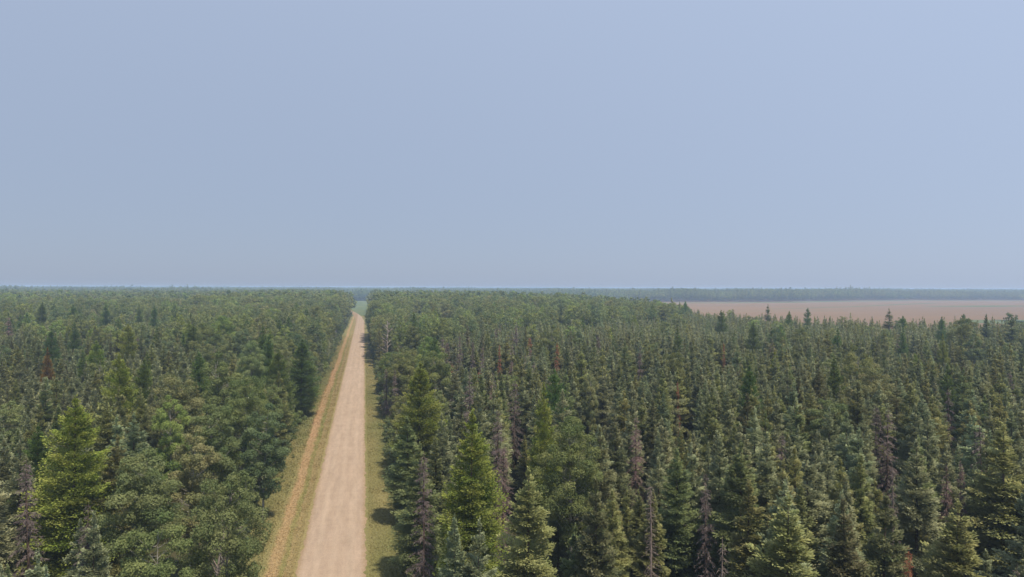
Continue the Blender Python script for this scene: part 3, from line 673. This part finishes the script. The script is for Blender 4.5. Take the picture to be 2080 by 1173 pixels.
auto = [t for t in INDIV if not t['hero']]
for t in auto:
    side = t['x'] > 0
    cands = [q for q in refs if (q['x'] > 0) == side]
    q = min(cands, key=lambda q: (q['px'] - t['px']) ** 2 + 2.0 * (q['py'] - t['py']) ** 2)
    dx, dy = t['px'] - q['px'], t['py'] - q['py']
    if abs(dx) > abs(dy) * 1.3: rel = ('away from the road' if (dx > 0) == side else 'towards the road')
    else: rel = 'farther off' if dy < 0 else 'closer to the camera'
    t['rel'] = (q['ref'], rel, FAMW[t['fam']], t['kind']); t['rd'] = math.hypot(dx, dy)
for t in sorted(auto, key=lambda t: t['rd']):
    k = t['rel']; i = used.get(k, 0); used[k] = i + 1
    kindw = {'dead': 'dead spruce'}.get(t['kind'], t['kind'])
    t['label'] = f"{ORD[min(i, len(ORD) - 1)]}{k[2]} {kindw} from the {k[0]}, counting {k[1]}"
def instance(t, lvl):
    trunk, crown, H = proto(t['kind'], t['var'], t['fam'], lvl)
    e = bpy.data.objects.new(NAME[t['kind']], None); COL.objects.link(e)
    e.location = (t['x'], t['y'], 0); s = t['h'] / H; e.scale = (s * t['wide'], s * t['wide'], s)
    lx, ly = rng.normal(0, .012, 2) if t['tilt'] is None else t['tilt']
    e.rotation_euler = (lx, ly, t['rot']); e.empty_display_size = .5
    for p in (trunk, crown):
        c = p.copy(); COL.objects.link(c); c.parent = e
    props(e, t['label'], CAT[t['kind']], GROUP[t['kind']])
INDIV.sort(key=lambda t: t['d'])
for t in INDIV: instance(t, 0 if (t['d'] < 210 or (t['hero'] and t['d'] < 460) or len(LIB.get((t['kind'], 1), [])) == 0) else 1)

# ------------------------------------------------------------------ build: the rest, one scattered mass per kind
def merged_proto(name, g, fam, bark):
    V = np.concatenate([g['V'], g['TV']]); nV = len(g['V'])
    o = mesh_obj(name, V, [g['F'], g['TF'] + nV], [M[fam], M[bark]], tone=np.r_[g['tone'], np.zeros(len(g['TF']))], link=False)
    mi = np.zeros(len(g['F']) + len(g['TF']), np.int32); mi[len(g['F']):] = 1; o.data.polygons.foreach_set("material_index", mi)
    return o
def scatter(name, pts, rots, scls, idx, objs, label, cat):
    me = bpy.data.meshes.new(name); me.vertices.add(len(pts)); me.vertices.foreach_set("co", np.asarray(pts, np.float32).ravel())
    for nm, typ, dat in (("rotz", 'FLOAT', rots), ("scl", 'FLOAT_VECTOR', scls), ("idx", 'INT', idx)):
        a = me.attributes.new(nm, typ, 'POINT'); a.data.foreach_set('vector' if typ == 'FLOAT_VECTOR' else 'value', np.asarray(dat, np.int32 if typ == 'INT' else np.float32).ravel())
    o = bpy.data.objects.new(name, me); COL.objects.link(o)
    src = bpy.data.collections.new(name + "_sources")
    for i, ob in enumerate(objs): ob.name = f"a{i:03d}_{name}"; src.objects.link(ob)
    ng = bpy.data.node_groups.new(name, 'GeometryNodeTree')
    ng.interface.new_socket("Geometry", in_out='INPUT', socket_type='NodeSocketGeometry'); ng.interface.new_socket("Geometry", in_out='OUTPUT', socket_type='NodeSocketGeometry')
    gi = ng.nodes.new("NodeGroupInput"); go = ng.nodes.new("NodeGroupOutput"); iop = ng.nodes.new("GeometryNodeInstanceOnPoints"); ci = ng.nodes.new("GeometryNodeCollectionInfo")
    ci.inputs["Collection"].default_value = src; ci.inputs["Separate Children"].default_value = True; ci.inputs["Reset Children"].default_value = True
    def attr(nm, typ):
        n = ng.nodes.new("GeometryNodeInputNamedAttribute"); n.data_type = typ; n.inputs["Name"].default_value = nm; return n.outputs[0]
    L = ng.links.new
    cx = ng.nodes.new("ShaderNodeCombineXYZ"); L(attr("rotz", 'FLOAT'), cx.inputs[2])
    L(gi.outputs[0], iop.inputs["Points"]); L(ci.outputs[0], iop.inputs["Instance"]); iop.inputs["Pick Instance"].default_value = True
    L(attr("idx", 'INT'), iop.inputs["Instance Index"]); L(cx.outputs[0], iop.inputs["Rotation"]); L(attr("scl", 'FLOAT_VECTOR'), iop.inputs["Scale"])
    L(iop.outputs[0], go.inputs[0])
    m = o.modifiers.new("scatter", 'NODES'); m.node_group = ng
    props(o, label, cat, kind='stuff'); return o

FAMS = dict(spruce=['spruce_grey', 'spruce_olive', 'spruce_dark', 'spruce_blue', 'spruce_cone'], poplar=['leaf_green', 'leaf_fresh', 'leaf_olive', 'leaf_amber', 'leaf_dark'],
            larch=['larch_green', 'larch_bright'], dead=['dead_grey', 'dead_pink', 'dead_red'])
# beyond the near belt: poplar woods with some spruce up to the distance where single crowns blur
X, Y = grid_pts(5.8, -1150, 640, 150, 1330); k = inview(X, Y, 60) & (axis_d(X, Y) >= NEARLIM) & (in_forest(X, Y)) & (axis_d(X, Y) < 1180)
k &= ~((X > -14) & (X < 9))
for x, y in zip(X[k], Y[k]):
    kd = 'spruce' if rng.random() < (.10 + .25 * max(0, float(hnoise(x, y, 9, .012)))) else 'poplar'
    d = float(axis_d(x, y)); h = rng.normal(20.6, 1.3) + (1.2 if d > 560 else 0) - float(np.interp(colx(x, y), [1180, 1420], [0, 3.6])) + (2.0 if -110 < x < 130 else 0) + 1.2 * float(hnoise(x, y, 2, .02)) if kd == 'poplar' else rng.normal(19, 1.5)
    REST.append(dict(kind=kd, fam=fam_for(kd, x, y), x=float(x), y=float(y), h=float(min(h, 26)), var=int(rng.integers(9)), wide=float(rng.uniform(.95, 1.45)), rot=float(rng.uniform(0, 6.28)), d=d))
LBL = dict(spruce="rest of the dense spruce stand behind and between the nearest spruces", poplar="rest of the poplar woods reaching back to the brown field and meadow",
           larch="few more larches lost among the farther trees", dead="few more dead spruces lost among the farther trees")
for kd in ('spruce', 'poplar', 'larch', 'dead'):
    sel = [t for t in REST if t['kind'] == kd]
    if not sel: continue
    tabs, objs, idx = {}, [], []
    for t in sel:
        lvl = 0 if t['d'] < 210 else (1 if (t['d'] < 480 or (kd, 2) not in LIB) else 2)
        n = len(LIB[(kd, lvl)]); v = t['var'] % n
        if lvl == 2: v = v % n
        key = (lvl, v, t['fam'])
        if key not in tabs:
            g = LIB[(kd, lvl)][v]; tabs[key] = (len(objs), g['H']); objs.append(merged_proto("tree", g, t['fam'], BARK[kd]))
        idx.append(tabs[key][0])
    Hs = np.array([objs and LIB[(kd, 0)][0]['H']] * len(sel), float)
    for i, t in enumerate(sel):
        lvl = 0 if t['d'] < 210 else (1 if (t['d'] < 480 or (kd, 2) not in LIB) else 2); n = len(LIB[(kd, lvl)]); Hs[i] = LIB[(kd, lvl)][t['var'] % n]['H']
    hh = np.array([t['h'] for t in sel]); wd = np.array([t['wide'] for t in sel]); s = hh / Hs
    scatter(kd + "_woods", [(t['x'], t['y'], 0) for t in sel], [t['rot'] for t in sel], np.stack([s * wd, s * wd, s], 1), idx, objs, LBL[kd], "forest")

# far woods: patches of wood tiled to the horizon
def patch(seed, size=84.0, n=118):
    rg = np.random.default_rng(seed); Vs, Fs, Ts, Ms, off = [], [], [], [], 0
    sh = [LIB[('poplar', 2)][i] for i in range(4)] + [LIB[('spruce', 2)][i] for i in range(2)]
    fam = ['leaf_green', 'leaf_dark', 'leaf_olive', 'leaf_fresh', 'spruce_dark']; g_ = int(math.sqrt(n)); st = size / g_
    for i in range(g_):
        for j in range(g_):
            sp = rg.random() < .16; g = sh[4 + int(rg.integers(2))] if sp else sh[int(rg.integers(4))]
            h = rg.normal(20.5, 2.0) if not sp else rg.normal(20.5, 2.4); s = h / g['H']; wd = rg.uniform(1.05, 1.45); a = rg.random() * 6.28
            c, q = math.cos(a), math.sin(a); V = g['V'] * s; V = np.stack([(V[:, 0] * c - V[:, 1] * q) * wd, (V[:, 0] * q + V[:, 1] * c) * wd, V[:, 2]], 1)
            V = V + [(i + .5) * st - size / 2 + rg.uniform(-.4, .4) * st, (j + .5) * st - size / 2 + rg.uniform(-.4, .4) * st, 0]
            Vs.append(V); Fs.append(g['F'] + off); off += len(V); Ts.append(g['tone']); Ms.append(np.full(len(g['F']), 4 if sp else int(rg.integers(4)), np.int32))
    o = mesh_obj("patch", np.concatenate(Vs), np.concatenate(Fs), [M[f] for f in fam], tone=np.concatenate(Ts), link=False)
    o.data.polygons.foreach_set("material_index", np.concatenate(Ms)); return o
pt = [patch(900 + i) for i in range(5)]
X, Y = grid_pts(80.0, -7500, 9000, 200, 9500, .06); Y = Y
d = axis_d(X, Y); c = colx(X, Y); lim = far_start(c) + 30 * hnoise(X, Y, 4, .004)
k = inview(X, Y, 200) & (((c >= 640) & (d > lim + 42)) | ((c < 722) & (d > 1180) & (X < -60))) & (d < 9200) & ~((X > -56) & (X < 50) & (d < 1390))
P = np.stack([X[k], Y[k], 0 * X[k]], 1); n = len(P); sc_ = np.ones((n, 3)) * rng.uniform(.94, 1.05, n)[:, None]; sc_[:, 2] = 1.0 + .18 * hnoise(P[:, 0], P[:, 1], 6, .0034) + rng.normal(0, .09, n)
scatter("distant_forest", P, rng.integers(0, 4, n) * math.pi / 2, sc_, rng.integers(0, 5, n), pt, "hazy blue-green forest stretching to the horizon beyond field and meadow", "forest")
print("far patches", n)

# ------------------------------------------------------------------ verge plants
def tufts(name, n, yr, mat, hgt, label, xr, wd=.05):
    rg = np.random.default_rng(7); y = yr[0] + (yr[1] - yr[0]) * rg.random(n) ** 1.6
    x = np.where(rg.random(n) < .62, rg.uniform(xr[0], xr[1], n), rg.uniform(xr[2], xr[3], n))
    tall = np.where(x < -10.4, 2.1, 1.0) * np.where(x > 3.9, 1.8, 1.0) * (1 + .5 * hnoise(x, y, 3, .5))
    tall *= np.clip((440 - y) / 250, .12, 1)
    P = np.stack([x, y, .01 + 0 * x], 1); D = nrm(np.stack([rg.normal(0, .9, n), rg.normal(0, .9, n), np.ones(n)], 1))
    V, F = blades(P, D, hgt * tall * rg.uniform(.5, 1.3, n), wd * (1 + y / 90) * rg.uniform(.7, 1.3, n), rg, .1, False)
    o = mesh_obj(name, V, F, mat); props(o, label, "grass", kind='stuff')
tufts("verge_grass", 260000, (50, 420), ground_mat("verge_tufts", c_tuft), .10, "short green and straw-coloured grass growing on both road verges", (-14.4, -6.9, .55, 6.2))
# low leafy shrubs at the foot of both forest edges
bs = [broadleaf(700 + i, 2.2, 1.3, 9, 150, .15, .05) for i in range(3)]
bo = [merged_proto("bush", b, f, 'bark_brown') for b in bs for f in ('leaf_green', 'leaf_olive', 'leaf_dark')]
bo2 = [o.copy() for o in bo]
xs_, ys_ = [], []
for yy in np.arange(40, 740, 1.5):
    for side in (-1, 1):
        for q in range(2):
            xs_.append((-14.0 - rng.uniform(-.9, 3.2)) if side < 0 else (5.0 + rng.uniform(-1.0, 2.5) - (.9 if yy > 300 else 0))); ys_.append(yy + rng.uniform(-.8, .8))
n = len(xs_); sc_ = rng.uniform(.45, 1.15, n)
scatter("roadside_undergrowth", np.stack([xs_, ys_, np.zeros(n)], 1), rng.uniform(0, 6.28, n), np.stack([sc_, sc_, sc_ * rng.uniform(.6, 1.3, n)], 1), rng.integers(0, len(bo), n), bo,
        "low leafy undergrowth at the foot of the trees along both verges", "undergrowth")

xs_, ys_ = [], []
for k_ in range(520):
    y = 55 + 420 * rng.random() ** 1.5; q = float(hnoise(0, y, 8, .09)) > .1
    if rng.random() < .72: x = -14.2 + abs(rng.normal(0, 1.1 if q else .6))
    else: x = 5.2 - abs(rng.normal(0, .55))
    xs_.append(x); ys_.append(y)
n = len(xs_); sc_ = rng.uniform(.14, .42, n)
scatter("verge_weeds", np.stack([xs_, ys_, np.zeros(n)], 1), rng.uniform(0, 6.28, n), np.stack([sc_, sc_, sc_ * rng.uniform(.7, 1.9, n)], 1), rng.integers(0, len(bo), n), bo2,
        "knee-high weeds and saplings dotted over the mown verges", "weeds")

# ------------------------------------------------------------------ haze
def box(name, x0, x1, y0, y1, z0, z1, mat):
    V = [(x, y, z) for z in (z0, z1) for y in (y0, y1) for x in (x0, x1)]
    return mesh_obj(name, V, np.array([[0, 2, 3, 1], [4, 5, 7, 6], [0, 1, 5, 4], [2, 6, 7, 3], [0, 4, 6, 2], [1, 3, 7, 5]]), mat)
hm, t = new_mat("haze_air"); pv = N(t, "ShaderNodeVolumePrincipled"); pv.inputs["Density"].default_value = .00029; pv.inputs["Color"].default_value = (.55, .73, 1.0, 1)
pv.inputs["Anisotropy"].default_value = 0.0
o = N(t, "ShaderNodeOutputMaterial"); t.links.new(pv.outputs[0], o.inputs["Volume"])
hz = box("haze", -S - 50, S + 50, -S - 50, S + 50, -1.0, 31.5, hm); props(hz, "thin pale blue haze hanging over the whole forest", "haze", kind='stuff')
